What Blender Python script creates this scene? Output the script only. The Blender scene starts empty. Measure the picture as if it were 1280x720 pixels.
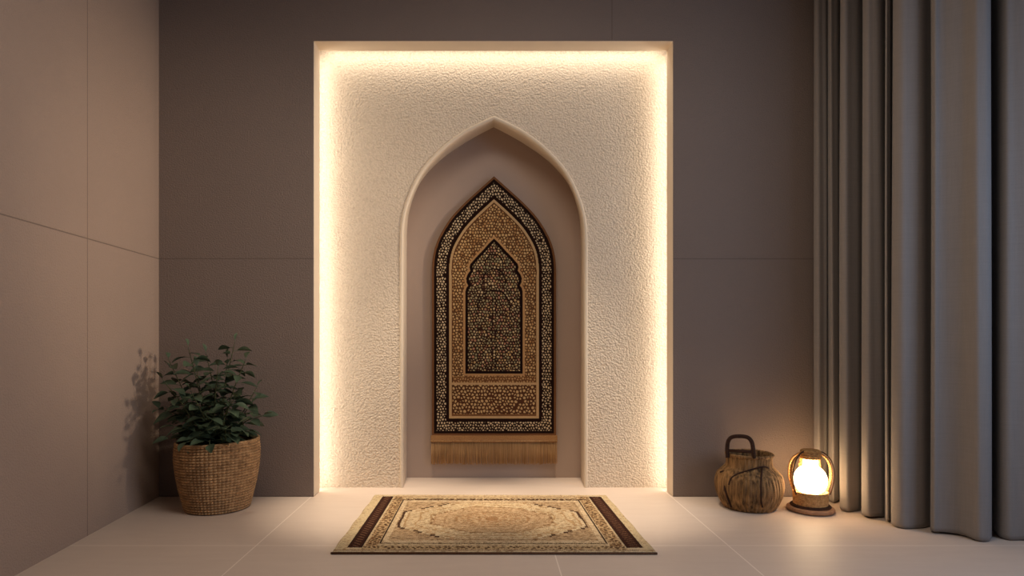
import bpy, bmesh, math, random
import numpy as np
from mathutils import Vector, Matrix
random.seed(7)
RNG = np.random.default_rng(11)
C = bpy.context.scene.collection
SC = bpy.context.scene

# ---------------------------------------------------------------- camera model (metres; back wall front face is y = 0)
DIST, K = 3.3, 237.0
F = DIST * K
UX, VY = 610.0, 425.0
HC = 196.0 / K
def X(px, y): return (px - UX) * (DIST + y) / F
def Z(py, y): return HC - (py - VY) * (DIST + y) / F
def YG(py): return F * HC / (py - VY) - DIST          # depth of a floor point seen at row py

cam_d = bpy.data.cameras.new('camera'); cam = bpy.data.objects.new('camera', cam_d); C.objects.link(cam)
cam_d.sensor_width = 36.0; cam_d.lens = 36.0 * F / 1280.0
cam_d.shift_x = (640 - UX) / 1280.0; cam_d.shift_y = (VY - 360) / 1280.0
cam_d.clip_start = 0.05
cam.location = (0, -DIST, HC); cam.rotation_euler = (math.pi / 2, 0, 0)
SC.camera = cam

# ---------------------------------------------------------------- helpers
def lin(r, g, b):
    f = lambda c: (c / 255 / 12.92) if c / 255 <= 0.04045 else ((c / 255 + 0.055) / 1.055) ** 2.4
    return (f(r), f(g), f(b), 1.0)

def obj(name, me, mat=None, parent=None, smooth=False):
    if isinstance(me, bmesh.types.BMesh):
        m = bpy.data.meshes.new(name); bmesh.ops.recalc_face_normals(me, faces=me.faces[:]); me.to_mesh(m); me.free(); me = m
    o = bpy.data.objects.new(name, me); C.objects.link(o)
    if mat:
        for mm in (mat if isinstance(mat, list) else [mat]): me.materials.append(mm)
    if smooth: me.polygons.foreach_set('use_smooth', [True] * len(me.polygons))
    if parent: o.parent = parent
    return o
def tag(o, label, cat, group=None, kind=None):
    o['label'] = label; o['category'] = cat
    if group: o['group'] = group
    if kind: o['kind'] = kind
    return o
def thing(name, label, cat, loc, rz=0.0, group=None):
    o = bpy.data.objects.new(name, None); C.objects.link(o); o.empty_display_size = 0.05
    o.location = loc; o.rotation_euler = (0, 0, rz)
    return tag(o, label, cat, group)
def struct(o): o['kind'] = 'structure'; return o
def bevel(o, w=0.004, seg=2):
    m = o.modifiers.new('bevel', 'BEVEL'); m.width = w; m.segments = seg; m.limit_method = 'ANGLE'; m.angle_limit = math.radians(40)
    return o
def box_bm(x0, x1, y0, y1, z0, z1, bm=None):
    bm = bm or bmesh.new()
    v = [bm.verts.new((x, y, z)) for z in (z0, z1) for y in (y0, y1) for x in (x0, x1)]
    for f in ((0, 1, 3, 2), (4, 6, 7, 5), (0, 4, 5, 1), (2, 3, 7, 6), (0, 2, 6, 4), (1, 5, 7, 3)):
        bm.faces.new([v[i] for i in f])
    return bm
def catmull(pts, n=8):
    pts = [np.array(p, float) for p in pts]; out = []
    P = [2 * pts[0] - pts[1]] + pts + [2 * pts[-1] - pts[-2]]
    for i in range(1, len(P) - 2):
        p0, p1, p2, p3 = P[i - 1], P[i], P[i + 1], P[i + 2]
        d = lambda a, b: max(np.linalg.norm(a - b) ** 0.5, 1e-6)
        t0 = 0; t1 = d(p0, p1); t2 = t1 + d(p1, p2); t3 = t2 + d(p2, p3)
        for k in range(n):
            t = t1 + (t2 - t1) * k / n
            A1 = (t1 - t) / (t1 - t0) * p0 + (t - t0) / (t1 - t0) * p1
            A2 = (t2 - t) / (t2 - t1) * p1 + (t - t1) / (t2 - t1) * p2
            A3 = (t3 - t) / (t3 - t2) * p2 + (t - t2) / (t3 - t2) * p3
            B1 = (t2 - t) / (t2 - t0) * A1 + (t - t0) / (t2 - t0) * A2
            B2 = (t3 - t) / (t3 - t1) * A2 + (t - t1) / (t3 - t1) * A3
            out.append((t2 - t) / (t2 - t1) * B1 + (t - t1) / (t2 - t1) * B2)
    out.append(pts[-1]); return out
def tube(pts, rad, seg=10, bm=None, caps=True):
    bm = bm or bmesh.new()
    pts = [Vector(p) for p in pts]; n = len(pts)
    rr = rad if isinstance(rad, (list, tuple)) else [rad] * n
    T = [(pts[min(i + 1, n - 1)] - pts[max(i - 1, 0)]).normalized() for i in range(n)]
    up = Vector((0, 0, 1)) if abs(T[0].z) < 0.9 else Vector((0, 1, 0))
    N = (up - T[0] * up.dot(T[0])).normalized(); rings = []
    for i in range(n):
        N = (N - T[i] * N.dot(T[i])).normalized(); B = T[i].cross(N)
        rings.append([bm.verts.new(pts[i] + (N * math.cos(2 * math.pi * k / seg) + B * math.sin(2 * math.pi * k / seg)) * rr[i]) for k in range(seg)])
    for i in range(n - 1):
        for k in range(seg):
            bm.faces.new((rings[i][k], rings[i][(k + 1) % seg], rings[i + 1][(k + 1) % seg], rings[i + 1][k]))
    if caps: bm.faces.new(rings[0]); bm.faces.new(rings[-1])
    return bm
def grid_mesh(name, P, wrap_u=False, cols=None):
    """P: (rows, cols, 3) array -> mesh; cols: (rows, cols, 3) linear colours"""
    r, c = P.shape[:2]
    idx = np.arange(r * c).reshape(r, c)
    if wrap_u:
        nx = np.roll(idx, -1, axis=1); q = np.stack([idx[:-1], nx[:-1], nx[1:], idx[1:]], -1).reshape(-1, 4)
    else:
        q = np.stack([idx[:-1, :-1], idx[:-1, 1:], idx[1:, 1:], idx[1:, :-1]], -1).reshape(-1, 4)
    me = bpy.data.meshes.new(name)
    me.vertices.add(r * c); me.vertices.foreach_set('co', P.reshape(-1).astype(np.float32))
    me.loops.add(q.size); me.loops.foreach_set('vertex_index', q.reshape(-1).astype(np.int32))
    me.polygons.add(len(q)); me.polygons.foreach_set('loop_start', np.arange(0, q.size, 4, dtype=np.int32))
    me.update(calc_edges=True)
    me.polygons.foreach_set('use_smooth', np.ones(len(q), dtype=bool))
    if cols is not None:
        a = me.color_attributes.new('weave', 'FLOAT_COLOR', 'POINT')
        rgba = np.ones((r * c, 4), np.float32); rgba[:, :3] = cols.reshape(-1, 3)
        a.data.foreach_set('color', rgba.reshape(-1))
    me.validate(); return me

# ---------------------------------------------------------------- materials
class NT:
    def __init__(s, name):
        s.m = bpy.data.materials.new(name); s.m.use_nodes = True; s.t = s.m.node_tree; s.t.nodes.clear()
        s.out = s.n('ShaderNodeOutputMaterial'); s.b = s.n('ShaderNodeBsdfPrincipled'); s.l(s.b.outputs[0], s.out.inputs['Surface'])
        s.tc = s.n('ShaderNodeTexCoord')
    def n(s, t, **kw):
        x = s.t.nodes.new(t)
        for k, v in kw.items(): setattr(x, k, v)
        return x
    def l(s, a, b): s.t.links.new(a, b)
    def noise(s, scale, detail=4, rough=0.55, vec=None, mapscale=None):
        x = s.n('ShaderNodeTexNoise'); x.inputs['Scale'].default_value = scale; x.inputs['Detail'].default_value = detail; x.inputs['Roughness'].default_value = rough
        v = vec or s.tc.outputs['Object']
        if mapscale:
            mp = s.n('ShaderNodeMapping'); mp.inputs['Scale'].default_value = mapscale; s.l(v, mp.inputs['Vector']); v = mp.outputs[0]
        s.l(v, x.inputs['Vector']); return x.outputs['Fac']
    def ramp(s, fac, stops):
        r = s.n('ShaderNodeValToRGB'); e = r.color_ramp.elements
        while len(e) < len(stops): e.new(0.5)
        for el, (p, c) in zip(e, stops): el.position = p; el.color = c
        s.l(fac, r.inputs[0]); return r.outputs[0]
    def mix(s, fac, a, b, mode='MIX'):
        x = s.n('ShaderNodeMix', data_type='RGBA', blend_type=mode)
        for sock, v in ((x.inputs[0], fac), (x.inputs[6], a), (x.inputs[7], b)):
            if hasattr(v, 'links'): s.l(v, sock)
            else: sock.default_value = v
        return x.outputs[2]
    def math(s, op, a, b=0.0, c=0.0):
        x = s.n('ShaderNodeMath', operation=op)
        for sock, v in zip(x.inputs, (a, b, c)):
            if hasattr(v, 'links'): s.l(v, sock)
            else: sock.default_value = v
        return x.outputs[0]
    def bump(s, h, strength=0.3, dist=0.01, normal=None):
        x = s.n('ShaderNodeBump'); x.inputs['Strength'].default_value = strength; x.inputs['Distance'].default_value = dist
        s.l(h, x.inputs['Height'])
        if normal: s.l(normal, x.inputs['Normal'])
        s.l(x.outputs[0], s.b.inputs['Normal']); return x.outputs[0]
    def set(s, color=None, rough=0.7, spec=0.3, **kw):
        if color is not None:
            if hasattr(color, 'links'): s.l(color, s.b.inputs['Base Color'])
            else: s.b.inputs['Base Color'].default_value = color
        if hasattr(rough, 'links'): s.l(rough, s.b.inputs['Roughness'])
        else: s.b.inputs['Roughness'].default_value = rough
        s.b.inputs['Specular IOR Level'].default_value = spec
        for k, v in kw.items(): s.b.inputs[k].default_value = v
        return s.m
    def line(s, coord, c, w):     # 1 within w/2 of c
        return s.math('LESS_THAN', s.math('ABSOLUTE', s.math('SUBTRACT', coord, c)), w / 2)

def plaster(name, col, var=0.08, joints=(), jcol=0.55, fine=130.0, bump=0.7, bdist=0.006, rough=0.85, spec=0.2):
    """joints: (axis, position, (other axis, lo, hi) or None), in object coordinates"""
    t = NT(name)
    n1 = t.noise(1.3, 5, 0.6); n2 = t.noise(fine, 3, 0.6)
    lo = tuple(c * (1 - var) for c in col[:3]) + (1,); hi = tuple(c * (1 + var) for c in col[:3]) + (1,)
    c = t.mix(n1, lo, hi)
    h = t.math('MULTIPLY', n2, 1.0)
    if joints:
        sp = t.n('ShaderNodeSeparateXYZ'); t.l(t.tc.outputs['Object'], sp.inputs[0])
        tot = None
        for ax, pos, lim in joints:
            m = t.line(sp.outputs[ax], pos, 0.005)
            if lim:
                m = t.math('MULTIPLY', m, t.math('MULTIPLY', t.math('GREATER_THAN', sp.outputs[lim[0]], lim[1]), t.math('LESS_THAN', sp.outputs[lim[0]], lim[2])))
            tot = m if tot is None else t.math('MAXIMUM', tot, m)
        c = t.mix(tot, c, tuple(v * jcol for v in col[:3]) + (1,))
        h = t.math('SUBTRACT', h, t.math('MULTIPLY', tot, 1.5))
    t.bump(h, bump, bdist)
    return t.set(c, rough, spec)

WALLC = lin(142, 126, 115)
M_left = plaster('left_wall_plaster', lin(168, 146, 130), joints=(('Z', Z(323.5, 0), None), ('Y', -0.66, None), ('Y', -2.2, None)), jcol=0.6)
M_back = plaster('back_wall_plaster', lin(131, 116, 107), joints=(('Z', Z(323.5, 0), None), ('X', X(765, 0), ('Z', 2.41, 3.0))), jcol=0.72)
M_right = plaster('right_wall_plaster', WALLC)
M_ceil = plaster('ceiling_plaster', lin(170, 158, 148))
M_trim = plaster('smooth_cream_plaster', lin(222, 205, 182), var=0.03, bump=0.08)
M_alcove = plaster('alcove_taupe_plaster', lin(176, 155, 140), var=0.03, bump=0.08)

def pebbled():
    t = NT('pebbled_cream_plaster')
    v = t.n('ShaderNodeTexVoronoi', feature='SMOOTH_F1'); v.inputs['Scale'].default_value = 108; v.inputs['Randomness'].default_value = 0.95
    nz = t.noise(25, 3); mp = t.n('ShaderNodeVectorMath', operation='ADD')
    t.l(t.tc.outputs['Object'], mp.inputs[0]); sc = t.n('ShaderNodeVectorMath', operation='SCALE'); t.l(nz, sc.inputs[0]); sc.inputs['Scale'].default_value = 0.006
    t.l(sc.outputs[0], mp.inputs[1]); t.l(mp.outputs[0], v.inputs['Vector'])
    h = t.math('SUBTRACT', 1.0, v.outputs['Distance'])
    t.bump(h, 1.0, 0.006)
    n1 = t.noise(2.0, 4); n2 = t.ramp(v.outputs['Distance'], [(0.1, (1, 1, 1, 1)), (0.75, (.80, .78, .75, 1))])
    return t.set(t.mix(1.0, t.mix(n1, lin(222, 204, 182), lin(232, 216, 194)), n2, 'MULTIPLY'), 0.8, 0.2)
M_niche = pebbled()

def floor_mat():
    t = NT('pale_stone_tile')
    sp = t.n('ShaderNodeSeparateXYZ'); t.l(t.tc.outputs['Object'], sp.inputs[0])
    m = t.line(sp.outputs['X'], -0.933, 0.005)
    for c in (0.967, 2.8): m = t.math('MAXIMUM', m, t.line(sp.outputs['X'], c, 0.005))
    f = t.math('MULTIPLY', t.line(sp.outputs['X'], 0.258, 0.005), t.math('LESS_THAN', sp.outputs['Y'], -0.783))
    m = t.math('MAXIMUM', m, f)
    for c in (-0.783, -1.73, -2.68): m = t.math('MAXIMUM', m, t.line(sp.outputs['Y'], c, 0.005))
    n1 = t.noise(1.1, 5, 0.6); n2 = t.noise(9, 5, 0.65, mapscale=(0.5, 3.0, 1)); n3 = t.noise(220, 2)
    base = t.mix(n1, lin(204, 184, 166), lin(220, 201, 184))
    base = t.mix(t.math('MULTIPLY', n2, 0.35), base, lin(184, 163, 148))
    base = t.mix(m, base, lin(232, 216, 200))
    t.bump(t.math('ADD', t.math('ADD', n2, t.math('MULTIPLY', n3, 0.5)), t.math('MULTIPLY', m, -1.0)), 0.12, 0.004)
    r = t.math('ADD', 0.46, t.math('MULTIPLY', n2, 0.18))
    return t.set(base, r, 0.4)
M_floor = floor_mat()

def weave_mat(name, fuzz=0.5, bd=0.003):
    t = NT(name)
    a = t.n('ShaderNodeVertexColor', layer_name='weave')
    n = t.noise(700, 2); n2 = t.noise(90, 3)
    c = t.mix(t.math('MULTIPLY', n2, 0.3), a.outputs['Color'], (0.25, 0.2, 0.15, 1), 'MULTIPLY')
    t.bump(n, fuzz, bd)
    return t.set(c, 0.95, 0.1)
M_tap = weave_mat('woven_tapestry'); M_rug = weave_mat('woven_rug')

def fibre(name, dark, light, ms=(60, 60, 6), bump=0.4, rough=0.75):
    t = NT(name)
    n = t.noise(1.0, 4, 0.6, mapscale=ms); n2 = t.noise(7, 3)
    c = t.ramp(t.math('ADD', t.math('MULTIPLY', n, 0.75), t.math('MULTIPLY', n2, 0.25)), [(0.33, dark), (0.67, light)])
    t.bump(n, bump, 0.003)
    return t.set(c, rough, 0.25)
M_fringe = fibre('tan_cotton_fringe', lin(142, 104, 66), lin(206, 164, 114), (160, 160, 4))
M_binding = fibre('brown_binding_tape', lin(142, 102, 64), lin(176, 132, 84), (150, 150, 150))
M_basket = fibre('brown_seagrass', lin(132, 100, 68), lin(200, 160, 114), (40, 40, 40))
M_rattan = fibre('rattan_reed', lin(44, 28, 18), lin(182, 140, 90), (75, 75, 7), 0.6)
M_rattan_dark = fibre('dark_stained_cane', lin(40, 23, 17), lin(68, 42, 28), (60, 60, 60))
M_lampcane = fibre('honey_wicker', lin(120, 80, 44), lin(196, 150, 92), (90, 90, 90), 0.6)
M_lampwood = fibre('reddish_wood', lin(134, 96, 70), lin(178, 136, 102), (20, 90, 90), 0.15, 0.5)
M_soil = fibre('dark_soil', lin(26, 20, 15), lin(52, 40, 30), (60, 60, 60), 1.0, 1.0)
M_stem = fibre('green_brown_stem', lin(58, 66, 40), lin(86, 88, 58), (60, 60, 10), 0.1)

def leaf_mat():
    t = NT('dark_green_leaf')
    n = t.noise(14, 3); c = t.ramp(n, [(0.3, lin(54, 68, 52)), (0.7, lin(82, 98, 74))])
    return t.set(c, 0.5, 0.35)
M_leaf = leaf_mat()
def fabric():
    t = NT('grey_taupe_linen')
    n = t.noise(1.0, 2, 0.6, mapscale=(420, 420, 420)); n2 = t.noise(1.0, 3, mapscale=(160, 160, 8)); n3 = t.noise(1.0, 3, mapscale=(8, 8, 200))
    h = t.math('ADD', n, t.math('ADD', n2, n3))
    c = t.mix(t.math('MULTIPLY', h, 0.33), lin(126, 118, 112), lin(157, 148, 141))
    t.bump(h, 0.2, 0.002)
    return t.set(c, 0.9, 0.15, **{'Sheen Weight': 0.15})
M_cur = fabric()
def glow(name, col, strength):
    t = NT(name); return t.set((0.9, 0.85, 0.75, 1), 0.3, 0.4, **{'Emission Color': col, 'Emission Strength': strength})
BULB_L = 21.0
M_bulb = glow('lit_opal_glass', (1.0, 0.69, 0.38, 1), BULB_L)

# ---------------------------------------------------------------- the room
HR = 2.78
XR_WALL = 2.62
LW = lambda y: -1.736 - 0.0682 * y                       # inner face of the left wall
oXL, oXR, oZ = X(392.5, 0), X(841, 0), Z(51.5, 0)         # opening of the lit niche
Y1, Y2, Y3 = 0.116, 0.207, 0.46                           # back of frame, niche panel, alcove panel
nXL, nXR, nZ = oXL - 0.085, oXR + 0.085, oZ + 0.085       # the niche is wider than the opening behind the frame

struct(obj('floor', box_bm(-2.2, XR_WALL + 0.15, -4.6, 0.75, -0.06, 0.0), M_floor))
struct(obj('ceiling', box_bm(-2.2, XR_WALL + 0.15, -4.6, 0.75, HR, HR + 0.06), M_ceil))
def prism(pts, y0, y1):
    bm = bmesh.new(); a = [bm.verts.new((x, y0, z)) for x, z in pts]; b = [bm.verts.new((x, y1, z)) for x, z in pts]
    n = len(pts); bm.faces.new(a); bm.faces.new(b[::-1])
    for i in range(n): bm.faces.new((a[i], b[i], b[(i + 1) % n], a[(i + 1) % n]))
    return bm
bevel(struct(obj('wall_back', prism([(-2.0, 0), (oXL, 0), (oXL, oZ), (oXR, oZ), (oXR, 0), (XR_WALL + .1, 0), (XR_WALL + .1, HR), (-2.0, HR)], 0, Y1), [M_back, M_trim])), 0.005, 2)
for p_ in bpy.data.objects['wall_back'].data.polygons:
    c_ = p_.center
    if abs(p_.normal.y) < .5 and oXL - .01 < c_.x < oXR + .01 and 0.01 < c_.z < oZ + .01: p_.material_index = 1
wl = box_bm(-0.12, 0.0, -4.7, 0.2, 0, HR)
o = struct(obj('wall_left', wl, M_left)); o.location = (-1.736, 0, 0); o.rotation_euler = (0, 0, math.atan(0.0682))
# right wall with a tall window that lets in the dusk
wy0, wy1, wz0, wz1 = -2.9, -1.25, 0.35, 2.35
bm = box_bm(XR_WALL, XR_WALL + .12, -4.6, wy0, 0, HR); box_bm(XR_WALL, XR_WALL + .12, wy1, 0.0, 0, HR, bm)
box_bm(XR_WALL, XR_WALL + .12, wy0, wy1, 0, wz0, bm); box_bm(XR_WALL, XR_WALL + .12, wy0, wy1, wz1, HR, bm)
struct(obj('wall_right', bm, M_right))
bm = bmesh.new()
for a in ((wy0, wy0 + .05, wz0, wz1), (wy1 - .05, wy1, wz0, wz1), (wy0 + .05, wy1 - .05, wz0, wz0 + .05), (wy0 + .05, wy1 - .05, wz1 - .05, wz1), ((wy0 + wy1) / 2 - .02, (wy0 + wy1) / 2 + .02, wz0 + .05, wz1 - .05)):
    box_bm(XR_WALL + .04, XR_WALL + .09, *a, bm)
struct(obj('window_1', bm, M_trim))

# niche: pebbled panel with an arched hole, smooth arch reveal, recessed alcove panel
AC = 617.2
outer_pts = [(0, 148), (20, 157.2), (40, 168.4), (66, 188.8), (90.5, 217), (107.5, 254), (113.3, 280), (114.5, 310)]
inner_pts = [(0, 159), (20, 169.5), (40.5, 181.7), (69, 202.5), (91.5, 228), (104.5, 260), (108, 284), (108.7, 312)]
oc = catmull(outer_pts, 8); ic = catmull(inner_pts, 8)
def loop_px(curve, bottom):      # left foot -> apex -> right foot
    L = [(-a, b) for a, b in curve[::-1]]; R = [(a, b) for a, b in curve[1:]]
    s = curve[-1][0]
    return [(-s, bottom)] + L + R + [(s, bottom)]
OUT = [(X(AC + a, Y2), Z(b, Y2)) for a, b in loop_px(oc, 610)]
INN = [(X(AC + a, Y3), Z(b, Y3)) for a, b in loop_px(ic, 597)]
OUT[0] = (OUT[0][0], 0.0); OUT[-1] = (OUT[-1][0], 0.0)
INN[0] = (INN[0][0], 0.0); INN[-1] = (INN[-1][0], 0.0)
rim = 0.006
bm = bmesh.new()
inn = [bm.verts.new((x, Y2, z)) for x, z in OUT]
cen = 0.5 * (OUT[0][0] + OUT[-1][0]); out = []
for i, (x, z) in enumerate(OUT):                         # rays from the arch centre to the panel's border
    if i == 0: out.append((nXL, 0)); continue
    if i == len(OUT) - 1: out.append((nXR, 0)); continue
    dx, dz = x - cen, z - 1.25
    c = []
    if dx < -1e-6: c.append((nXL - cen) / dx)
    if dx > 1e-6: c.append((nXR - cen) / dx)
    if dz > 1e-6: c.append((nZ - 1.25) / dz)
    s = min(c); out.append((cen + dx * s, 1.25 + dz * s))
# keep the two upper corners square: snap the nearest ray to each corner
for cx in (nXL, nXR):
    k = min(range(1, len(out) - 1), key=lambda i: (out[i][0] - cx) ** 2 + (out[i][1] - nZ) ** 2); out[k] = (cx, nZ)
ov = [bm.verts.new((x, Y2, z)) for x, z in out]
for i in range(len(OUT) - 1): bm.faces.new((inn[i], inn[i + 1], ov[i + 1], ov[i]))
struct(obj('wall_niche', bm, M_niche))
bm = box_bm(nXL - .04, nXL, Y1, Y3 + .05, 0, nZ); box_bm(nXR, nXR + .04, Y1, Y3 + .05, 0, nZ, bm); box_bm(nXL - .04, nXR + .04, Y1, Y3 + .05, nZ, nZ + .04, bm)
struct(obj('wall_niche_casing', bm, M_trim))
# reveal of the arch: small rounded nose on the panel, then the tapering reveal
bm = bmesh.new()
def offset(poly, d):
    res = []
    for i, (x, z) in enumerate(poly):
        a = Vector(poly[max(i - 1, 0)]); b = Vector(poly[min(i + 1, len(poly) - 1)]); t = (b - a).normalized(); n = Vector((-t.y, t.x))
        if i in (0, len(poly) - 1): n = Vector((-1 if i == 0 else 1, 0))
        res.append((x + n.x * d, z + n.y * d))
    return res
prof = [(0.012, Y2 + .001), (0.012, Y2 - .004), (0.008, Y2 - .008), (0.0, Y2 - .008), (-0.005, Y2 - .003), (-0.006, Y2 + .006)]
rings = [[(x, y, z) for x, z in offset(OUT, d)] for d, y in prof]
L0 = offset(OUT, -0.006)
for k in range(1, 7):
    f = k / 6; rings.append([(a[0] + (b[0] - a[0]) * f, Y2 + .006 + (Y3 - Y2 - .006) * f, a[1] + (b[1] - a[1]) * f) for a, b in zip(L0, INN)])
RV = [[bm.verts.new(p) for p in r] for r in rings]
for a, b in zip(RV, RV[1:]):
    for i in range(len(a) - 1): bm.faces.new((a[i], a[i + 1], b[i + 1], b[i]))
struct(obj('trim_1', bm, M_trim, smooth=True))
bm = box_bm(X(480, Y3), X(755, Y3), Y3, Y3 + .05, 0, Z(130, Y3))
struct(obj('wall_alcove', bm, M_alcove))

# ---------------------------------------------------------------- arched hanging tapestry
def seg_dist(px, py, poly, closed=True):
    d = np.full(px.shape, 1e9); n = len(poly)
    for i in range(n if closed else n - 1):
        (x0, y0), (x1, y1) = poly[i], poly[(i + 1) % n]
        vx, vy = x1 - x0, y1 - y0; L = vx * vx + vy * vy + 1e-9
        t = np.clip(((px - x0) * vx + (py - y0) * vy) / L, 0, 1)
        d = np.minimum(d, np.hypot(px - x0 - t * vx, py - y0 - t * vy))
    return d
def inside(px, py, poly):
    r = np.zeros(px.shape, bool); n = len(poly)
    for i in range(n):
        (x0, y0), (x1, y1) = poly[i], poly[(i + 1) % n]
        if y0 == y1: continue
        c = ((y0 > py) != (y1 > py)) & (px < (x1 - x0) * (py - y0) / (y1 - y0) + x0); r ^= c
    return r
def nearest_site(px, py, cell, jit, row_shift=True):
    """distance to the nearest of a jittered staggered lattice of sites, and a random id of that site"""
    w = int((px.max() - px.min()) / cell) + 6; h = int((py.max() - py.min()) / cell) + 6
    x0, y0 = px.min() - 2 * cell, py.min() - 2 * cell
    jx = RNG.uniform(-jit, jit, (h, w)); jy = RNG.uniform(-jit, jit, (h, w)); rid = RNG.random((h, w)); rsz = RNG.random((h, w))
    ci = np.floor((px - x0) / cell).astype(int); cj = np.floor((py - y0) / cell).astype(int)
    best = np.full(px.shape, 1e9); sec = np.full(px.shape, 1e9); bid = np.zeros(px.shape); bsz = np.zeros(px.shape)
    for dj in (-1, 0, 1):
        for di in (-1, 0, 1):
            j = np.clip(cj + dj, 0, h - 1); i = np.clip(ci + di, 0, w - 1)
            sx = x0 + (i + 0.5 + 0.5 * (j % 2) * row_shift + jx[j, i]) * cell; sy = y0 + (j + 0.5 + jy[j, i]) * cell
            d = np.hypot((px - sx) * 1.0, (py - sy) * 1.0); m = d < best; sec = np.where(m, best, np.minimum(sec, d))
            best = np.where(m, d, best); bid = np.where(m, rid[j, i], bid); bsz = np.where(m, rsz[j, i], bsz)
    return (sec, best), bid, bsz
def L3(r, g, b): return np.array(lin(r, g, b)[:3])

TY = 0.43
TC = 617.5
tap_half = [(0, 220.5), (18, 236.5), (36.5, 253.5), (52, 270), (63, 286), (71.5, 303), (76.0, 320), (77.5, 336), (77.5, 345)]
tcurve = catmull(tap_half, 8)
def tap_hw(py):
    ys = np.array([p[1] for p in tcurve]); xs = np.array([p[0] for p in tcurve]); return np.interp(py, ys, xs)
BOT = 544.5
poly = [(-77.5, BOT)] + [(-a, b) for a, b in tcurve[::-1]] + [(a, b) for a, b in tcurve[1:]] + [(77.5, BOT)]
mih_half = [(0, 298), (6.5, 304.5), (13, 312), (23, 322.5), (29.5, 330), (30.7, 334), (29.6, 338.5), (33, 343), (34.8, 348), (34.3, 353), (32.3, 357), (34.5, 360), (36, 365), (36, 467)]
mih = [(-a, b) for a, b in mih_half[::-1]] + mih_half[1:]
rows, cols = 760, 330
vv = np.linspace(0, 1, rows)
pyr = 220.5 + (BOT - 220.5) * vv
uu = np.linspace(-1, 1, cols)
PX = tap_hw(pyr)[:, None] * uu[None, :]; PY = np.repeat(pyr[:, None], cols, 1)
PX[0] = uu * 0.05
d = seg_dist(PX, PY, poly); dm = seg_dist(PX, PY, mih); inm = inside(PX, PY, mih)
brown, black, cream = L3(150, 104, 64), L3(34, 20, 14), L3(206, 170, 122)
col = np.zeros(PX.shape + (3,)); hgt = np.zeros(PX.shape)
def put(mask, c): col[mask] = c
put(d >= 0, L3(124, 84, 54)); put(d > 2.6, black)
def cells(px, py, cell, jit, gap):
    (b, a), i, z = nearest_site(px, py, cell, jit); return (b - a > gap * (.7 + .6 * z)) & (a < cell * .46), i
s1, id1 = cells(PX, PY, 3.4, 0.31, 1.35)
s2, id2 = cells(PX, PY, 3.6, 0.33, 1.25)
s3, id3 = cells(PX, PY, 3.5, 0.33, 1.35)
s4, id4 = cells(PX, PY, 4.1, 0.33, 1.45)
# dotted outer border
z = (d > 6) & (d < 17.5); dot = z & s1
put(z, L3(42, 26, 20)); col[dot] = L3(226, 200, 160); hgt[dot] = 1
# dark and cream lines
put((d > 17.5) & (d < 21.5), L3(38, 20, 14)); put((d >= 21.5) & (d < 24.5), cream); hgt[(d >= 21.5) & (d < 24.5)] = 1
# tan dotted spandrel / side band
z = (d >= 24.5) & ~inm; put(z, L3(104, 70, 44)); dot = z & s2
col[dot] = np.where((id2[dot] < 0.7)[:, None], L3(222, 182, 124), L3(196, 148, 94)); hgt[dot] = 1
put((d >= 24.5) & (d < 25.7), L3(104, 64, 40))
# lower panels and their dividing lines (inside the cream frame)
fr = d >= 25.7
z = fr & (PY > 470.5) & (PY < 478.3); put(z, L3(122, 80, 48)); dot = z & s1; col[dot] = L3(196, 154, 102); hgt[dot] = 1
z = fr & (PY > 481.2); put(z, L3(92, 56, 36)); dot = z & s4; col[dot] = L3(214, 178, 124); hgt[dot] = 1
z = (d >= 24.5) & (PY >= 478.3) & (PY <= 481.2); put(z, cream)
z = (d >= 24.5) & (PY > 516.3) & (d < 27); put(z, L3(128, 88, 54))
# mihrab: cream outline, dark outline, multicoloured dotted field with a central stem
z = ~inm & (dm < 2.6) & (PY < 470.6) & (d > 24.5); put(z, L3(196, 150, 100)); hgt[z] = 1
z = inm & (dm < 3.6); put(z, L3(30, 16, 12))
z = inm & (dm >= 3.6); put(z, L3(60, 38, 28))
pal = [L3(222, 194, 146), L3(186, 166, 124), L3(190, 140, 108), L3(208, 172, 118), L3(172, 160, 118)]
pi = np.minimum((id3 * 5).astype(int), 4); dot = z & s3
for k in range(5): col[dot & (pi == k)] = pal[k]
hgt[dot] = 1
stem_ = z & (np.abs(np.abs(PX) - 2.2) < 0.5) & (PY > 372) & (PY < 463); put(stem_, L3(34, 18, 14))
for (cx, cy, r) in ((0, 330, 11), (0, 352, 14), (0, 385, 20)):       # curling sprays around the stem
    ring = z & (np.abs(np.hypot(PX - cx, (PY - cy) * 0.9) - r) < 0.7) & (PY < cy + 4); put(ring, L3(36, 20, 16))
TX0 = X(TC, TY)
WX = X(TC + PX, TY) - TX0; WZ = Z(PY, TY) - Z(BOT, TY)
WY = -0.004 - 0.0016 * hgt - 0.002 * np.sin(WX * 9) * (1 - vv[:, None])
tap = thing('tapestry', 'arched dark brown tapestry with dotted borders and tan fringe hanging in the alcove', 'tapestry', (TX0, TY, Z(BOT, TY)))
P = np.stack([WX, WY, WZ], -1)
o = obj('woven_panel', grid_mesh('woven_panel', P, cols=col), M_tap, tap)
so = o.modifiers.new('thick', 'SOLIDIFY'); so.thickness = 0.008; so.offset = 1
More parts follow.
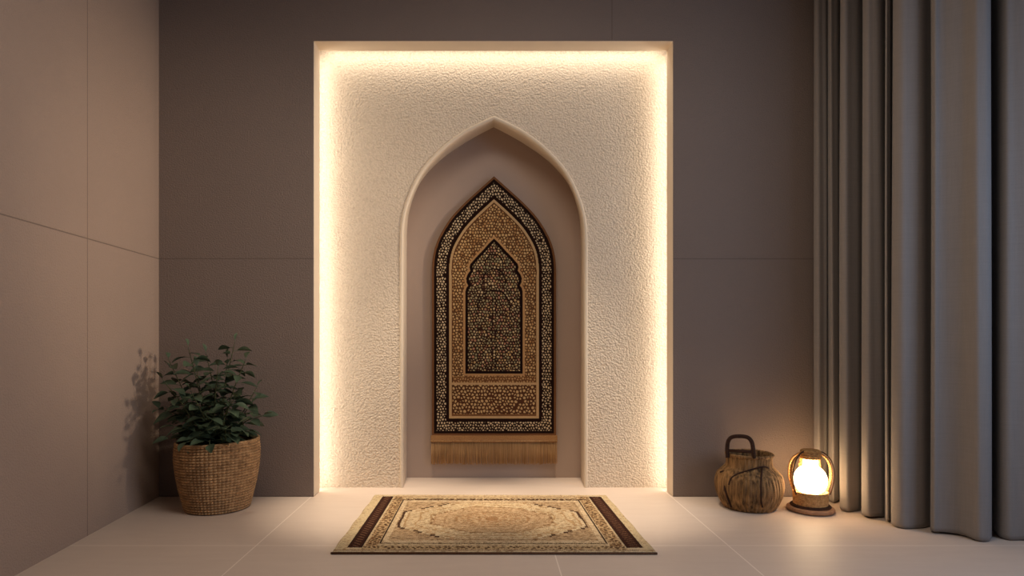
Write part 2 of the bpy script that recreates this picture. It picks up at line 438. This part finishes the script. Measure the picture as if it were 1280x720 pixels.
# plain woven heading under the pattern, then the fringe
hw = X(696.5, TY) - X(538.5, TY)
bm = box_bm(-hw / 2, hw / 2, -0.007, 0.004, Z(552.5, TY) - Z(BOT, TY), 0.002)
nb = 60
o = bevel(obj('heading_band', bm, M_binding, tap), 0.002)
bm = tube([(-hw / 2, -0.007, Z(551, TY) - Z(BOT, TY)), (hw / 2, -0.007, Z(551, TY) - Z(BOT, TY))], 0.0035, 8)
obj('stitched_cord', bm, M_fringe, tap, True)
zt, zb = Z(552, TY) - Z(BOT, TY), Z(579.5, TY) - Z(BOT, TY)
bm = bmesh.new(); n = 82
for i in range(2 * n - 1):
    back = i % 2
    x = -hw / 2 + hw * (i / 2 + 0.5) / n
    dx = random.uniform(-.003, .003); dy = random.uniform(-.004, .002); e = random.uniform(-.006, .004)
    yo = .0062 if back else -.002
    tube([(x, yo, zt), (x + dx * .4, yo - .001 + dy * .4, zt * .5 + zb * .5), (x + dx, yo + dy * .4, zb + e)], [0.0026, 0.0030, 0.0024], 6, bm)
obj('fringe', bm, M_fringe, tap, True)

# ---------------------------------------------------------------- floor rug
def gp(px, py): y = YG(py); return np.array([X(px, y), y])
cBL, cBR, cFL, cFR = gp(468, 620.8), gp(758.5, 621.2), gp(413.5, 693), gp(821.5, 693.4)
rows, cols = 420, 560
U, V = np.meshgrid(np.linspace(0, 1, cols), np.linspace(0, 1, rows))
G = (cFL * (1 - U[..., None]) + cFR * U[..., None]) * (1 - V[..., None]) + (cBL * (1 - U[..., None]) + cBR * U[..., None]) * V[..., None]
GX, GY = U * 100, V * 76                                     # pattern units, about 1.2 cm
sand, tan_, dk, mid = L3(208, 184, 148), L3(190, 156, 112), L3(62, 36, 26), L3(150, 118, 82)
col = np.zeros(U.shape + (3,)); col[:] = sand; hgt = np.zeros(U.shape)
(_, q1), i1, z1 = nearest_site(GX, GY, 1.5, 0.33); (_, q2), i2, z2 = nearest_site(GX * 0.5, GY, 1.1, 0.4)
(_, q3), i3, z3 = nearest_site(GX, GY, 2.1, 0.30)
def fbm(sx, sy):
    o_ = np.zeros(U.shape)
    for k in range(4):
        a = RNG.uniform(0, 6.28, 6); fx = RNG.uniform(-1, 1, 6) * sx * 1.8 ** k; fy = RNG.uniform(-1, 1, 6) * sy * 1.8 ** k
        o_ += sum(np.sin(GX * fx[j] + GY * fy[j] + a[j]) for j in range(6)) * 0.6 ** k / 6
    return o_
wob = fbm(.25, .25)
# end margins: plain sand with woven flecks
z = ((U < .046) | (U > .963)); put(z, L3(206, 182, 142)); put(z & (q2 < .3) & (i2 < .35), L3(176, 142, 100))
# all-over border ground
z = (U > .084) & (U < .919); put(z, L3(208, 182, 142))
# dark end bands with a faint woven motif
for a, b in ((.046, .084), (.919, .963)):
    z = (U > a) & (U < b) & (V > .05) & (V < .95); put(z, dk); hgt[z] = .3
    m = z & (np.sin((GX * 0.8 + GY) * 2.6 + wob * 2) > .45) & (U > a + .008) & (U < b - .008); put(m, L3(112, 78, 56))
    put((U > a - .004) & (U < b + .004) & (V > .05) & (V < .95) & ~((U > a) & (U < b)), L3(52, 32, 24))
# patterned bands beside them
for a, b in ((.096, .134), (.868, .908)):
    z = (U > a) & (U < b) & (V > .05) & (V < .95); put(z, L3(196, 164, 120)); m = z & (q3 < .62); put(m, L3(96, 66, 44))
    m = z & (q3 > .95) & (i1 < .5); put(m, L3(136, 100, 66))
# front and back borders
for a, b, st in ((.03, .072, .5), (.868, .905, .75)):
    z = (V > a) & (V < b) & (U > .09) & (U < .912); put(z, L3(198, 168, 124)); m = z & (q1 < st); put(m, L3(92, 64, 44))
put((V > .935) & (V < .947) & (U > .09) & (U < .915), L3(140, 104, 72))
put((V > .012) & (V < .02), L3(120, 86, 58))
# dark rectangle round the field
inr = (U > .140) & (U < .860) & (V > .112) & (V < .862)
fr = (U > .1345) & (U < .8655) & (V > .104) & (V < .868) & ~inr
put(fr, L3(58, 36, 26)); hgt[fr] = .3
put(inr, L3(212, 186, 148))
z = inr & (U > .158) & (U < .842) & (V > .15) & (V < .83)
put(z, L3(190, 160, 122)); m = z & (q2 < .42) & (i2 < .5); put(m, L3(150, 122, 92))
# stepped medallion
def octa(a, b, k, st):
    ax = np.abs(GX - 50 + 0.5 * wob) ; ay = np.abs(GY - 37.2 + 0.5 * wob)
    axq = np.floor(ax / st) * st; ayq = np.floor(ay / st) * st
    return np.maximum.reduce([ax / a, ay / b, (axq / a + ayq / b) / k])
m1 = octa(33.0, 25.0, 1.36, 1.6)
put(z & (m1 < 1.0), L3(212, 188, 150)); hgt[z & (m1 < 1)] = .6
edge = z & (m1 >= .985) & (m1 < 1.012 + .012 * wob); sidey = (np.abs(GX - 50) > 17)
put(edge & sidey, L3(84, 58, 42)); put(edge & ~sidey, L3(176, 142, 104))
put(z & (m1 > .93) & (m1 < .95), L3(188, 154, 112))
fine = np.sin(GY * 5.2 + wob * 3.2) > .55
put(z & (m1 < .93) & fine & (i1 < .55), L3(190, 156, 112)); put(z & (m1 < .93) & (np.sin(m1 * 40 + wob * 3) > .86), L3(186, 152, 110))
m2 = octa(21.5, 17.0, 1.30, 1.3)
inn2 = z & (m2 < 1.0); put(inn2, L3(203, 172, 132)); put(inn2 & fine & (i2 < .7), L3(178, 144, 106)); put(inn2 & (np.sin(m2 * 34 + wob * 2.5) > .8), L3(182, 148, 110)); put(z & (m2 > .985) & (m2 < 1.03) & ((GX + GY * 2 + 9 * wob) % 9 < 6), L3(150, 116, 82))
m3 = octa(13, 9.5, 1.2, 1.0); put(inn2 & (m3 > .97) & (m3 < 1.04), L3(172, 134, 94)); put(inn2 & (m3 < .9) & (q3 < .6), L3(180, 140, 98))
put(inn2 & (np.hypot((GX - 50) / 2.4, (GY - 37.2) / 2.8) < 1), L3(172, 132, 92))
# darker woven flecks, dashes along the weft
(_, q5), i5, _z = nearest_site(GX * 0.42, GY, .62, 0.40)
fl = inr & (q5 < .26) & (i5 < .55); col[fl] *= (0.66, 0.60, 0.54)
fl = ~inr & (U > .09) & (U < .915) & (q5 < .24) & (i5 < .45); col[fl] *= (0.6, 0.54, 0.5)
# light grain over everything
gr = 1 + 0.17 * RNG.standard_normal(U.shape) + 0.06 * fbm(.8, .8); col *= np.clip(gr, .6, 1.4)[..., None]
rug_o = 0.5 * (cFL + cBR)
edge_d = np.minimum(np.minimum(U, 1 - U) * 100, np.minimum(V, 1 - V) * 76)
HZ = 0.0105 * np.clip(edge_d / .6, 0, 1) ** .5 + 0.0012 * hgt + 0.0008 * RNG.standard_normal(U.shape) * (edge_d > .6)
wav = 0.0025 * np.sin(V * 23 + 1) * (U < .004) + 0.0025 * np.sin(V * 19) * (U > .996)
P = np.stack([G[..., 0] - rug_o[0] + wav, G[..., 1] - rug_o[1], HZ + .0015], -1)
rug = thing('rug', 'sand coloured flat rug with dark end bands and medallion on the floor before the niche', 'rug', (rug_o[0], rug_o[1], 0))
obj('woven_field', grid_mesh('woven_field', P, cols=col), M_rug, rug)
M_sel = fibre('dark_brown_selvedge', lin(70, 44, 30), lin(112, 78, 52), (150, 150, 150))
bm = tube([tuple(np.append(cFL - rug_o, .005)), tuple(np.append((cFL + cFR) / 2 - rug_o, .005)), tuple(np.append(cFR - rug_o, .005))], .0045, 8)
o = obj('front_selvedge', bm, M_sel, rug, True); o['label'] = 'dark brown bound front edge'

# ---------------------------------------------------------------- lathe with optional woven relief
def lathe(prof, nt=48, fn=None, close=True, nz=None):
    """prof: (r, z) list; fn(theta, s, r) -> radius offset; returns (rows, cols, 3)"""
    pr = np.array(catmull(prof, 10)); L = np.concatenate([[0], np.cumsum(np.hypot(*np.diff(pr, axis=0).T))]); s = np.linspace(0, L[-1], nz or len(pr))
    r = np.interp(s, L, pr[:, 0]); z = np.interp(s, L, pr[:, 1])
    th = np.linspace(0, 2 * math.pi, nt, endpoint=False)
    T, S = np.meshgrid(th, s / L[-1]); R = np.repeat(r[:, None], nt, 1); Zz = np.repeat(z[:, None], nt, 1)
    if fn is not None: R = R + fn(T, S, R)
    return np.stack([R * np.cos(T), R * np.sin(T), Zz], -1)
def woven(stakes, nrows, amp):
    def fn(T, S, R):
        row = S * nrows; k = np.floor(row); f = row - k
        strand = np.sqrt(np.clip(np.sin(np.pi * f), 0, 1))
        ou = np.sqrt(np.abs(np.sin(stakes * T / 2 + 0.35 * (k % 2))))
        return amp * (strand * (0.45 + 0.55 * ou) - 0.6)
    return fn

# ---------------------------------------------------------------- plant in its basket
py_ = -0.212
pot = thing('potted_plant', 'leafy dark green bush in a brown woven basket in the left corner', 'plant', (X(272.3, py_), py_, 0))
P = lathe([(.147, .002), (.159, .05), (.176, .12), (.189, .20), (.1945, .27), (.190, .332)], 384, woven(64, 25, .014), nz=25 * 8)
P[..., 2] += (P[..., 2] / .33) * P[..., 0] * 0.03
P[..., 0] -= 0.012 * (P[..., 2] / .33) * 0.0
o = obj('basket', grid_mesh('basket', P, wrap_u=True), M_basket, pot)
so = o.modifiers.new('thick', 'SOLIDIFY'); so.thickness = .008; so.offset = -1
th = np.linspace(0, 2 * math.pi, 60)
pts = [(.189 * math.cos(a), .189 * math.sin(a), .333 + .03 * .189 * math.cos(a)) for a in th]
bm = tube(pts, .0065, 8, caps=False)
obj('basket_rim', bm, M_basket, pot, True)
bm = bmesh.new(); vs = [bm.verts.new((.146 * math.cos(a), .146 * math.sin(a), .003)) for a in th[:-1]]; bm.faces.new(vs)
obj('basket_bottom', bm, M_basket, pot)
bm = bmesh.new(); c0 = bm.verts.new((0, 0, .305)); prev = []
ringv = []
for rr in (.07, .13, .183):
    ringv.append([bm.verts.new((rr * math.cos(a), rr * math.sin(a), .297 + .008 * math.sin(5 * a + rr * 40) - (rr - .07) * .06 + .03 * rr * math.cos(a))) for a in th[:-1]])
m_ = len(ringv[0])
for i in range(m_): bm.faces.new((c0, ringv[0][i], ringv[0][(i + 1) % m_]))
for a, b in zip(ringv, ringv[1:]):
    for i in range(m_): bm.faces.new((a[i], b[i], b[(i + 1) % m_], a[(i + 1) % m_]))
obj('soil', bm, M_soil, pot, True)

def leaf(bm, base, direction, length, width, droop, roll):
    """an ovate leaf folded on its midrib, with a short stalk"""
    d = direction.normalized(); up = Vector((0, 0, 1)); side = d.cross(up)
    if side.length < .1: side = Vector((1, 0, 0))
    side.normalize(); nrm = side.cross(d).normalized()
    side = (side * math.cos(roll) + nrm * math.sin(roll)).normalized(); nrm = side.cross(d).normalized()
    w = [0.0, .55, .9, 1.0, .85, .5, 0.0]; rowsv = []
    for i, k in enumerate(w):
        t = i / 6; c = base + d * length * t + Vector((0, 0, -1)) * droop * length * t * t
        hwid = width * .5 * k; lift = hwid * .3
        if k == 0: rowsv.append([bm.verts.new(c)] * 5)
        else: rowsv.append([bm.verts.new(c + side * hwid * q + nrm * lift * q * q) for q in (-1, -.5, 0, .5, 1)])
    for a, b in zip(rowsv, rowsv[1:]):
        for q in range(4):
            f = []
            for v in (a[q], a[q + 1], b[q + 1], b[q]):
                if v not in f: f.append(v)
            if len(f) > 2: bm.faces.new(f)
def wpt(px, py, y): return Vector((X(px, y), y, Z(py, y)))
org = Vector(pot.location)
tips = [(212, 452, -.18), (236, 437, -.26), (258, 444, -.12), (293, 430, -.22), (306, 452, -.30), (320, 486, -.20), (327, 520, -.32),
        (206, 478, -.30), (203, 512, -.22), (272, 462, -.34), (284, 452, -.16), (222, 534, -.36), (292, 500, -.38), (240, 492, -.38), (312, 508, -.14), (258, 520, -.40), (246, 462, -.22), (222, 500, -.12), (236, 552, -.42), (262, 556, -.44), (216, 548, -.30), (300, 540, -.36), (282, 536, -.42)]
rl = random.Random(3)
for n_, (tx, ty, yy) in enumerate(tips):
    tip = wpt(tx, ty, yy) - org
    ba = Vector((tip.x * .35 + rl.uniform(-.03, .03), tip.y * .3 + rl.uniform(-.03, .03), .296))
    hmid = ba.lerp(tip, .5); hmid.z += .18 * (tip - ba).length * (1 if tip.z < .55 else .35); hmid.x = ba.x + (tip.x - ba.x) * .42
    cv = [Vector(p) for p in catmull([ba, hmid, tip], 8)]
    rads = [.0042 - .0026 * i / (len(cv) - 1) for i in range(len(cv))]
    so_ = obj('stem', tube(cv, rads, 7), M_stem, pot, True)
    bm = bmesh.new()
    Ltot = (tip - ba).length; nl = max(7, int(Ltot / .023)); a0 = rl.uniform(0, 6.28)
    for k in range(nl):
        t = .10 + .90 * (k + 1) / nl; fi = t * (len(cv) - 1); i = min(int(fi), len(cv) - 2)
        p = cv[i].lerp(cv[i + 1], fi - i); a = a0 + k * 2.4
        out_ = Vector((math.cos(a), math.sin(a) * .9, rl.uniform(-.15, .35)))
        if k == nl - 1: out_ = (cv[-1] - cv[-3]).normalized() + Vector((0, 0, .1))
        s = rl.uniform(.080, .108) * (1.18 - .5 * t)
        st = p + out_.normalized() * .018
        st.y = min(st.y, .14)
        if st.y > .09: out_.y = -abs(out_.y)
        if st.x < -.24: out_.x = max(out_.x, -.25)
        tube([p, st], .0013, 5, bm)
        leaf(bm, st, out_, s, s * rl.uniform(.58, .72), rl.uniform(.15, .5), rl.uniform(-.6, .6))
    obj('foliage', bm, M_leaf, so_, True)

# ---------------------------------------------------------------- rattan basket with a hoop handle
by_ = -0.205
bas = thing('rattan_basket', 'round bellied rattan basket with a dark hoop handle beside the glowing lamp', 'basket', (X(936.5, by_), by_, 0))
rr_ = random.Random(5)
ribw = np.array([rr_.uniform(.6, 1.3) for _ in range(48)])
def reed(T, S, R):
    k = (T / (2 * math.pi) * 46 + 0.25 * np.sin(S * 9 + T * 3)); f = k - np.floor(k); a = ribw[np.floor(k).astype(int) % 46]
    return .0042 * (np.sqrt(np.clip(np.sin(np.pi * f), 0, 1)) * a - .6) + .0025 * np.sin(3 * T + 1) * np.sin(np.pi * S) + .0012 * np.sin(S * 260 + 8 * np.sin(T * 9))
bp = [(.118, .003), (.136, .03), (.153, .075), (.159, .12), (.148, .165), (.122, .193), (.109, .207), (.105, .23), (.106, .262)]
P = lathe(bp, 460, reed, nz=150)
P[..., 2] *= 1.0
o = obj('body', grid_mesh('body', P, wrap_u=True), M_rattan, bas)
so = o.modifiers.new('thick', 'SOLIDIFY'); so.thickness = .008; so.offset = -1
obj('basket_bottom', (lambda b: (b.faces.new([b.verts.new((.117 * math.cos(a), .117 * math.sin(a), .004)) for a in th[:-1]]), b)[1])(bmesh.new()), M_rattan, bas)
bm = bmesh.new()
for ph in (0, 1, 2):
    tube([((.106 + .0045 * math.cos(22 * a + ph * 2.094)) * math.cos(a), (.106 + .0045 * math.cos(22 * a + ph * 2.094)) * math.sin(a), .263 + .0045 * math.sin(22 * a + ph * 2.094)) for a in np.linspace(0, 2 * math.pi, 220)], .0042, 6, bm, False)
obj('braided_rim', bm, M_rattan, bas, True)
def body_r(z):
    pr = np.array(catmull(bp, 10)); return float(np.interp(z, pr[:, 1], pr[:, 0]))
def on_body(px, py):      # front surface point of the basket seen at (px, py)
    y = by_
    for _ in range(12):
        x = X(px, y) - bas.location.x; z = max(.004, Z(py, y)); r = body_r(z) + .003
        y = by_ - math.sqrt(max(r * r - x * x, 1e-4))
    return (X(px, y) - bas.location.x, y - by_, Z(py, y))
for pts in ([(911, 606), (914, 598), (921, 593), (931, 589.5), (943, 586), (954, 583.5), (961, 585)], [(900, 590), (907, 588.5), (914, 589), (919, 592)], [(953, 585), (951.5, 597), (951, 612), (951.5, 626), (953, 634)], [(909, 598), (906, 610), (910, 624), (914, 634)]):
    o = obj('binding_cord', tube([tuple(p) for p in catmull([on_body(*p) for p in pts], 6)], .0042, 8), M_rattan_dark, bas, True)
# hoop handle standing on the rim
def rel(px, py, y): return (X(px, y) - bas.location.x, y - by_, Z(py, y))
ya, yb = by_ - .03, by_ - .105
hp = [rel(909.5, 572, ya), rel(909, 560, ya), rel(910.5, 551, ya - .01), rel(914.5, 546.6, ya - .02), rel(925, 545.2, (ya + yb) / 2), rel(935, 547, yb + .02), rel(939.5, 552, yb + .01), rel(941.5, 562, yb), rel(942.5, 573, yb)]
obj('handle', tube([tuple(p) for p in catmull(hp, 8)], .0096, 10), M_rattan_dark, bas, True)
obj('interior_shade_bar', tube([rel(910, 563, ya), rel(926, 564, (ya + yb) / 2), rel(941, 565, yb)], .0075, 10), M_rattan_dark, bas, True)  # dark bar stands in for the shaded inside of the basket

# ---------------------------------------------------------------- glowing lamp
ly = -0.272
lx = X(1013, ly)
lamp = thing('table_lamp', 'small wicker lamp with a glowing white globe on a round wooden base by the curtain', 'lamp', (lx, ly, 0))
o = obj('base', grid_mesh('base', lathe([(.0005, .001), (.095, .001), (.104, .006), (.106, .014), (.103, .021), (.094, .024), (.0005, .0245)], 64, nz=70), wrap_u=True), M_lampwood, lamp)
o = obj('upper_plate', grid_mesh('upper_plate', lathe([(.0005, .0235), (.088, .0235), (.091, .028), (.087, .033), (.0005, .0335)], 64, nz=50), wrap_u=True), M_rattan_dark, lamp)
def shell(prof, th0, th1, nt, nz, stakes, nrows, amp):
    pr = np.array(catmull(prof, 10)); L = np.concatenate([[0], np.cumsum(np.hypot(*np.diff(pr, axis=0).T))]); s = np.linspace(0, L[-1], nz)
    r = np.interp(s, L, pr[:, 0]); z = np.interp(s, L, pr[:, 1]); T, S = np.meshgrid(np.linspace(th0, th1, nt), s / L[-1])
    R = r[:, None] + woven(stakes, nrows, amp)(T, S, None)
    return np.stack([R * np.cos(T), R * np.sin(T), np.repeat(z[:, None], nt, 1)], -1)
P = lathe([(.0745, .033), (.0755, .06), (.077, .098)], 240, woven(44, 9, .007), nz=9 * 7)
M_stand = fibre('lit_wicker', lin(168, 120, 72), lin(226, 184, 124), (90, 90, 90), 0.6)  # lighter copy of the lamp wicker, bulb light put into the colour
o = obj('woven_stand', grid_mesh('woven_stand', P, wrap_u=True), M_stand, lamp); so = o.modifiers.new('thick', 'SOLIDIFY'); so.thickness = .006
for am in (-4, 40, 90, 140, 184):
    hwd = 6
    P = shell([(.078, .090), (.092, .13), (.099, .17), (.097, .21), (.085, .245), (.060, .272), (.040, .282)], math.radians(am - hwd), math.radians(am + hwd), 22, 17 * 7, 60, 17, .005)
    o = obj('woven_rib', grid_mesh('woven_rib', P), M_lampcane, lamp); so = o.modifiers.new('thick', 'SOLIDIFY'); so.thickness = .006
P = lathe([(.0005, .252), (.038, .252), (.045, .256), (.0465, .275), (.044, .291), (.036, .297), (.0005, .298)], 160, lambda T, S, R: woven(40, 12, .005)(T, S, R) * np.clip(R / .04, 0, 1), nz=90)
obj('woven_cap', grid_mesh('woven_cap', P, wrap_u=True), M_lampcane, lamp)
for sg in (-1, 1):
    pts = [(.082 * sg, -.025, .085), (.097 * sg, -.028, .15), (.097 * sg, -.03, .20), (.083 * sg, -.028, .25), (.055 * sg, -.02, .283), (.03 * sg, -.012, .293)]
    obj('cane_hoop', tube([tuple(p) for p in catmull(pts, 8)], .0035, 8), M_rattan_dark, lamp, True)
gl = obj('globe_bulb', grid_mesh('globe_bulb', lathe([(.0005, .0815), (.035, .086), (.064, .112), (.0735, .150), (.067, .181), (.050, .205), (.036, .216), (.0335, .226), (.033, .244), (.028, .249), (.0005, .2495)], 64, nz=90), wrap_u=True), M_bulb, lamp)
gl['label'] = 'glowing white globe with a short neck'

# ---------------------------------------------------------------- curtains
def curtain(folds, name, label, lead=()):
    plan = list(lead)
    for i, (a, b, g, ge) in enumerate(folds):
        w = b - a; gn = folds[i + 1][2] if i + 1 < len(folds) else ge
        wn = (folds[i + 1][1] - folds[i + 1][0]) if i + 1 < len(folds) else 10
        dep = min(.065, w * .0030 + .024)
        k = 8 / w
        plan += [(a + .3 * k * w, g + dep * 1.1), (a + .02 * w, g + dep * .6), (a + min(.10, k * .3) * w, g + dep * .2), (a + .30 * w, .7 * g + .3 * ge - dep * .04), (a + .52 * w, .5 * g + .5 * ge + dep * .08), (a + .76 * w, .4 * g + .6 * ge + dep * .32), (b - .05 * w, .3 * g + .7 * ge + dep * .78)]
        if w > 70 and w < 90:      # the widest fold dips once in its middle
            plan[-5:] = [(a + .07 * w, g + dep * .1), (a + .16 * w, g + dep * .12), (a + .34 * w, .6 * g + .4 * ge + dep * .62), (a + .56 * w, .5 * g + .5 * ge + dep * .42), (a + .80 * w, .2 * g + .8 * ge + dep * .02), (a + .93 * w, ge + dep * .25), (b, ge + dep * .95)]
        if i + 1 < len(folds): plan += [(b + .18 * wn, max(gn, ge) + dep * 1.35 + .01)]
    cv = [np.array((X(p, y), y)) for p, y in plan]
    cv = np.array(catmull(cv, 9))
    nz_ = 60; zz = np.concatenate([np.linspace(.008, .25, 14)[:-1], np.linspace(.25, HR - .01, nz_ - 13)])
    P = np.zeros((len(zz), len(cv), 3)); s = np.linspace(0, 1, len(cv))
    mean = np.array([np.convolve(np.pad(cv[:, k], 30, 'edge'), np.ones(61) / 61, 'valid') for k in (0, 1)]).T
    for i, zv in enumerate(zz):
        t = zv / HR
        amp = 1.0 + 0.05 * math.sin(2.3 * t + 1)
        q = mean + (cv - mean) * amp
        rip = .011 * np.sin(s * 61 + 1.2 * np.sin(t * 2.1)) * (.5 + .5 * np.sin(s * 13 + t * 1.7)) + .004 * np.sin(s * 133 + 2.2 * t)
        q = q + np.stack([-.55 * rip, -.83 * rip], -1)
        wobx = 0.006 * np.sin(s * 17 + t * 2.2) * (t - .3) + .004 * np.sin(s * 40 - t * 3)
        P[i, :, 0] = q[:, 0] + wobx; P[i, :, 1] = q[:, 1] + .5 * wobx; P[i, :, 2] = zv
        if zv < .03: P[i, :, 2] += .004 * np.sin(s * 30)
    o = obj(name, grid_mesh(name, P), M_cur)
    so = o.modifiers.new('thick', 'SOLIDIFY'); so.thickness = .004; so.offset = 0
    return tag(o, label, 'curtain', None)
F1 = [(1018, 1036, -.10, -.11), (1036, 1050, -.13, -.15), (1050, 1078, -.29, -.31), (1078, 1107, -.40, -.43), (1107, 1114.5, -.46, -.47), (1114.5, 1163, -.53, -.61), (1163, 1238, -.64, -.76)]
curtain(F1, 'curtain', 'wide grey taupe curtain gathered in deep folds behind the glowing lamp')
LEAD = [(1224, -.53), (1234, -.56), (1241, -.605), (1247, -.655), (1255, -.695), (1268, -.722), (1290, -.735), (1301, -.70), (1303, -.66)]
F2 = [(1304, 1330, -.68, -.73), (1330, 1350, -.74, -.76), (1350, 1400, -.78, -.78)]
curtain(F2, 'curtain', 'grey curtain panel at the right edge, across a narrow gap from the wide folded curtain', LEAD)

# ---------------------------------------------------------------- lights
def area(name, loc, target, sx, sy, power, col, spread=180):
    l = bpy.data.lights.new(name, 'AREA'); l.shape = 'RECTANGLE'; l.size = sx; l.size_y = sy; l.energy = power; l.color = col; l.spread = math.radians(spread)
    o = bpy.data.objects.new(name, l); C.objects.link(o); o.location = loc
    o.rotation_euler = (Vector(target) - Vector(loc)).to_track_quat('-Z', 'Y').to_euler(); return o
WARM = (1.0, 0.74, 0.46)
LED = 3.1
ym = Y1 + .045
hl = oZ
def strip(name, loc, target, length, vertical, power):
    l = bpy.data.lights.new(name, 'AREA'); l.shape = 'RECTANGLE'; l.energy = power; l.color = (1.0, 0.89, 0.75); l.spread = math.radians(180)
    o = bpy.data.objects.new(name, l); C.objects.link(o)
    d = (Vector(target) - Vector(loc)).normalized(); zax = -d
    yax = Vector((0, 0, 1)) if vertical else Vector((1, 0, 0)); xax = yax.cross(zax).normalized(); yax = zax.cross(xax)
    o.matrix_world = Matrix(((xax.x, yax.x, zax.x, loc[0]), (xax.y, yax.y, zax.y, loc[1]), (xax.z, yax.z, zax.z, loc[2]), (0, 0, 0, 1)))
    l.size = .025; l.size_y = length
    return o
strip('led_strip_left', (oXL - .03, Y1 + .018, hl / 2), (oXL + .06, Y2, hl / 2), hl - .01, True, LED)
strip('led_strip_right', (oXR + .03, Y1 + .018, hl / 2), (oXR - .06, Y2, hl / 2), hl - .01, True, LED)
strip('led_strip_top', ((oXL + oXR) / 2, Y1 + .018, oZ + .03), ((oXL + oXR) / 2, Y2, oZ - .06), oXR - oXL - .04, False, LED * .75)

def spot(name, loc, target, power, col, angle, blend, r):
    l = bpy.data.lights.new(name, 'SPOT'); l.energy = power; l.color = col; l.spot_size = math.radians(angle); l.spot_blend = blend; l.shadow_soft_size = r
    o = bpy.data.objects.new(name, l); C.objects.link(o); o.location = loc
    o.rotation_euler = (Vector(target) - Vector(loc)).to_track_quat('-Z', 'Y').to_euler(); return o
spot('added_warm_spot', (2.3, -1.12, 1.6), (-1.75, .1, 1.25), 240, (1.0, .81, .62), 40, 1.0, .14)  # extra unseen spot, added for the warm light on the left wall
for dx_ in (-.46, .52):
    spot('added_floor_spot', (dx_, -.30, HR - .03), (dx_, -.13, 0), 300, (1.0, .85, .67), 32, 1.0, .05)  # unseen spots added to brighten the rug and niche floor
area('overhead_fill', (0.1, -1.5, HR - .02), (0.1, -1.3, 0), 1.2, 1.2, 33, (1.0, .88, .76))  # soft overhead fill added to lift the floor, has no fixture
area('window_daylight', (XR_WALL + .02, (wy0 + wy1) / 2, (wz0 + wz1) / 2), (0, (wy0 + wy1) / 2 + .4, .9), 1.9, 1.5, 26, (.50, .68, 1.0))
w = bpy.data.worlds.new('dusk'); SC.world = w; w.use_nodes = True
bg = w.node_tree.nodes['Background']; bg.inputs[0].default_value = (.30, .33, .40, 1); bg.inputs[1].default_value = .10

SC.view_settings.view_transform = 'Standard'; SC.view_settings.look = 'None'; SC.view_settings.exposure = 0.0; SC.view_settings.gamma = 1.0
SC.view_settings.use_curve_mapping = False
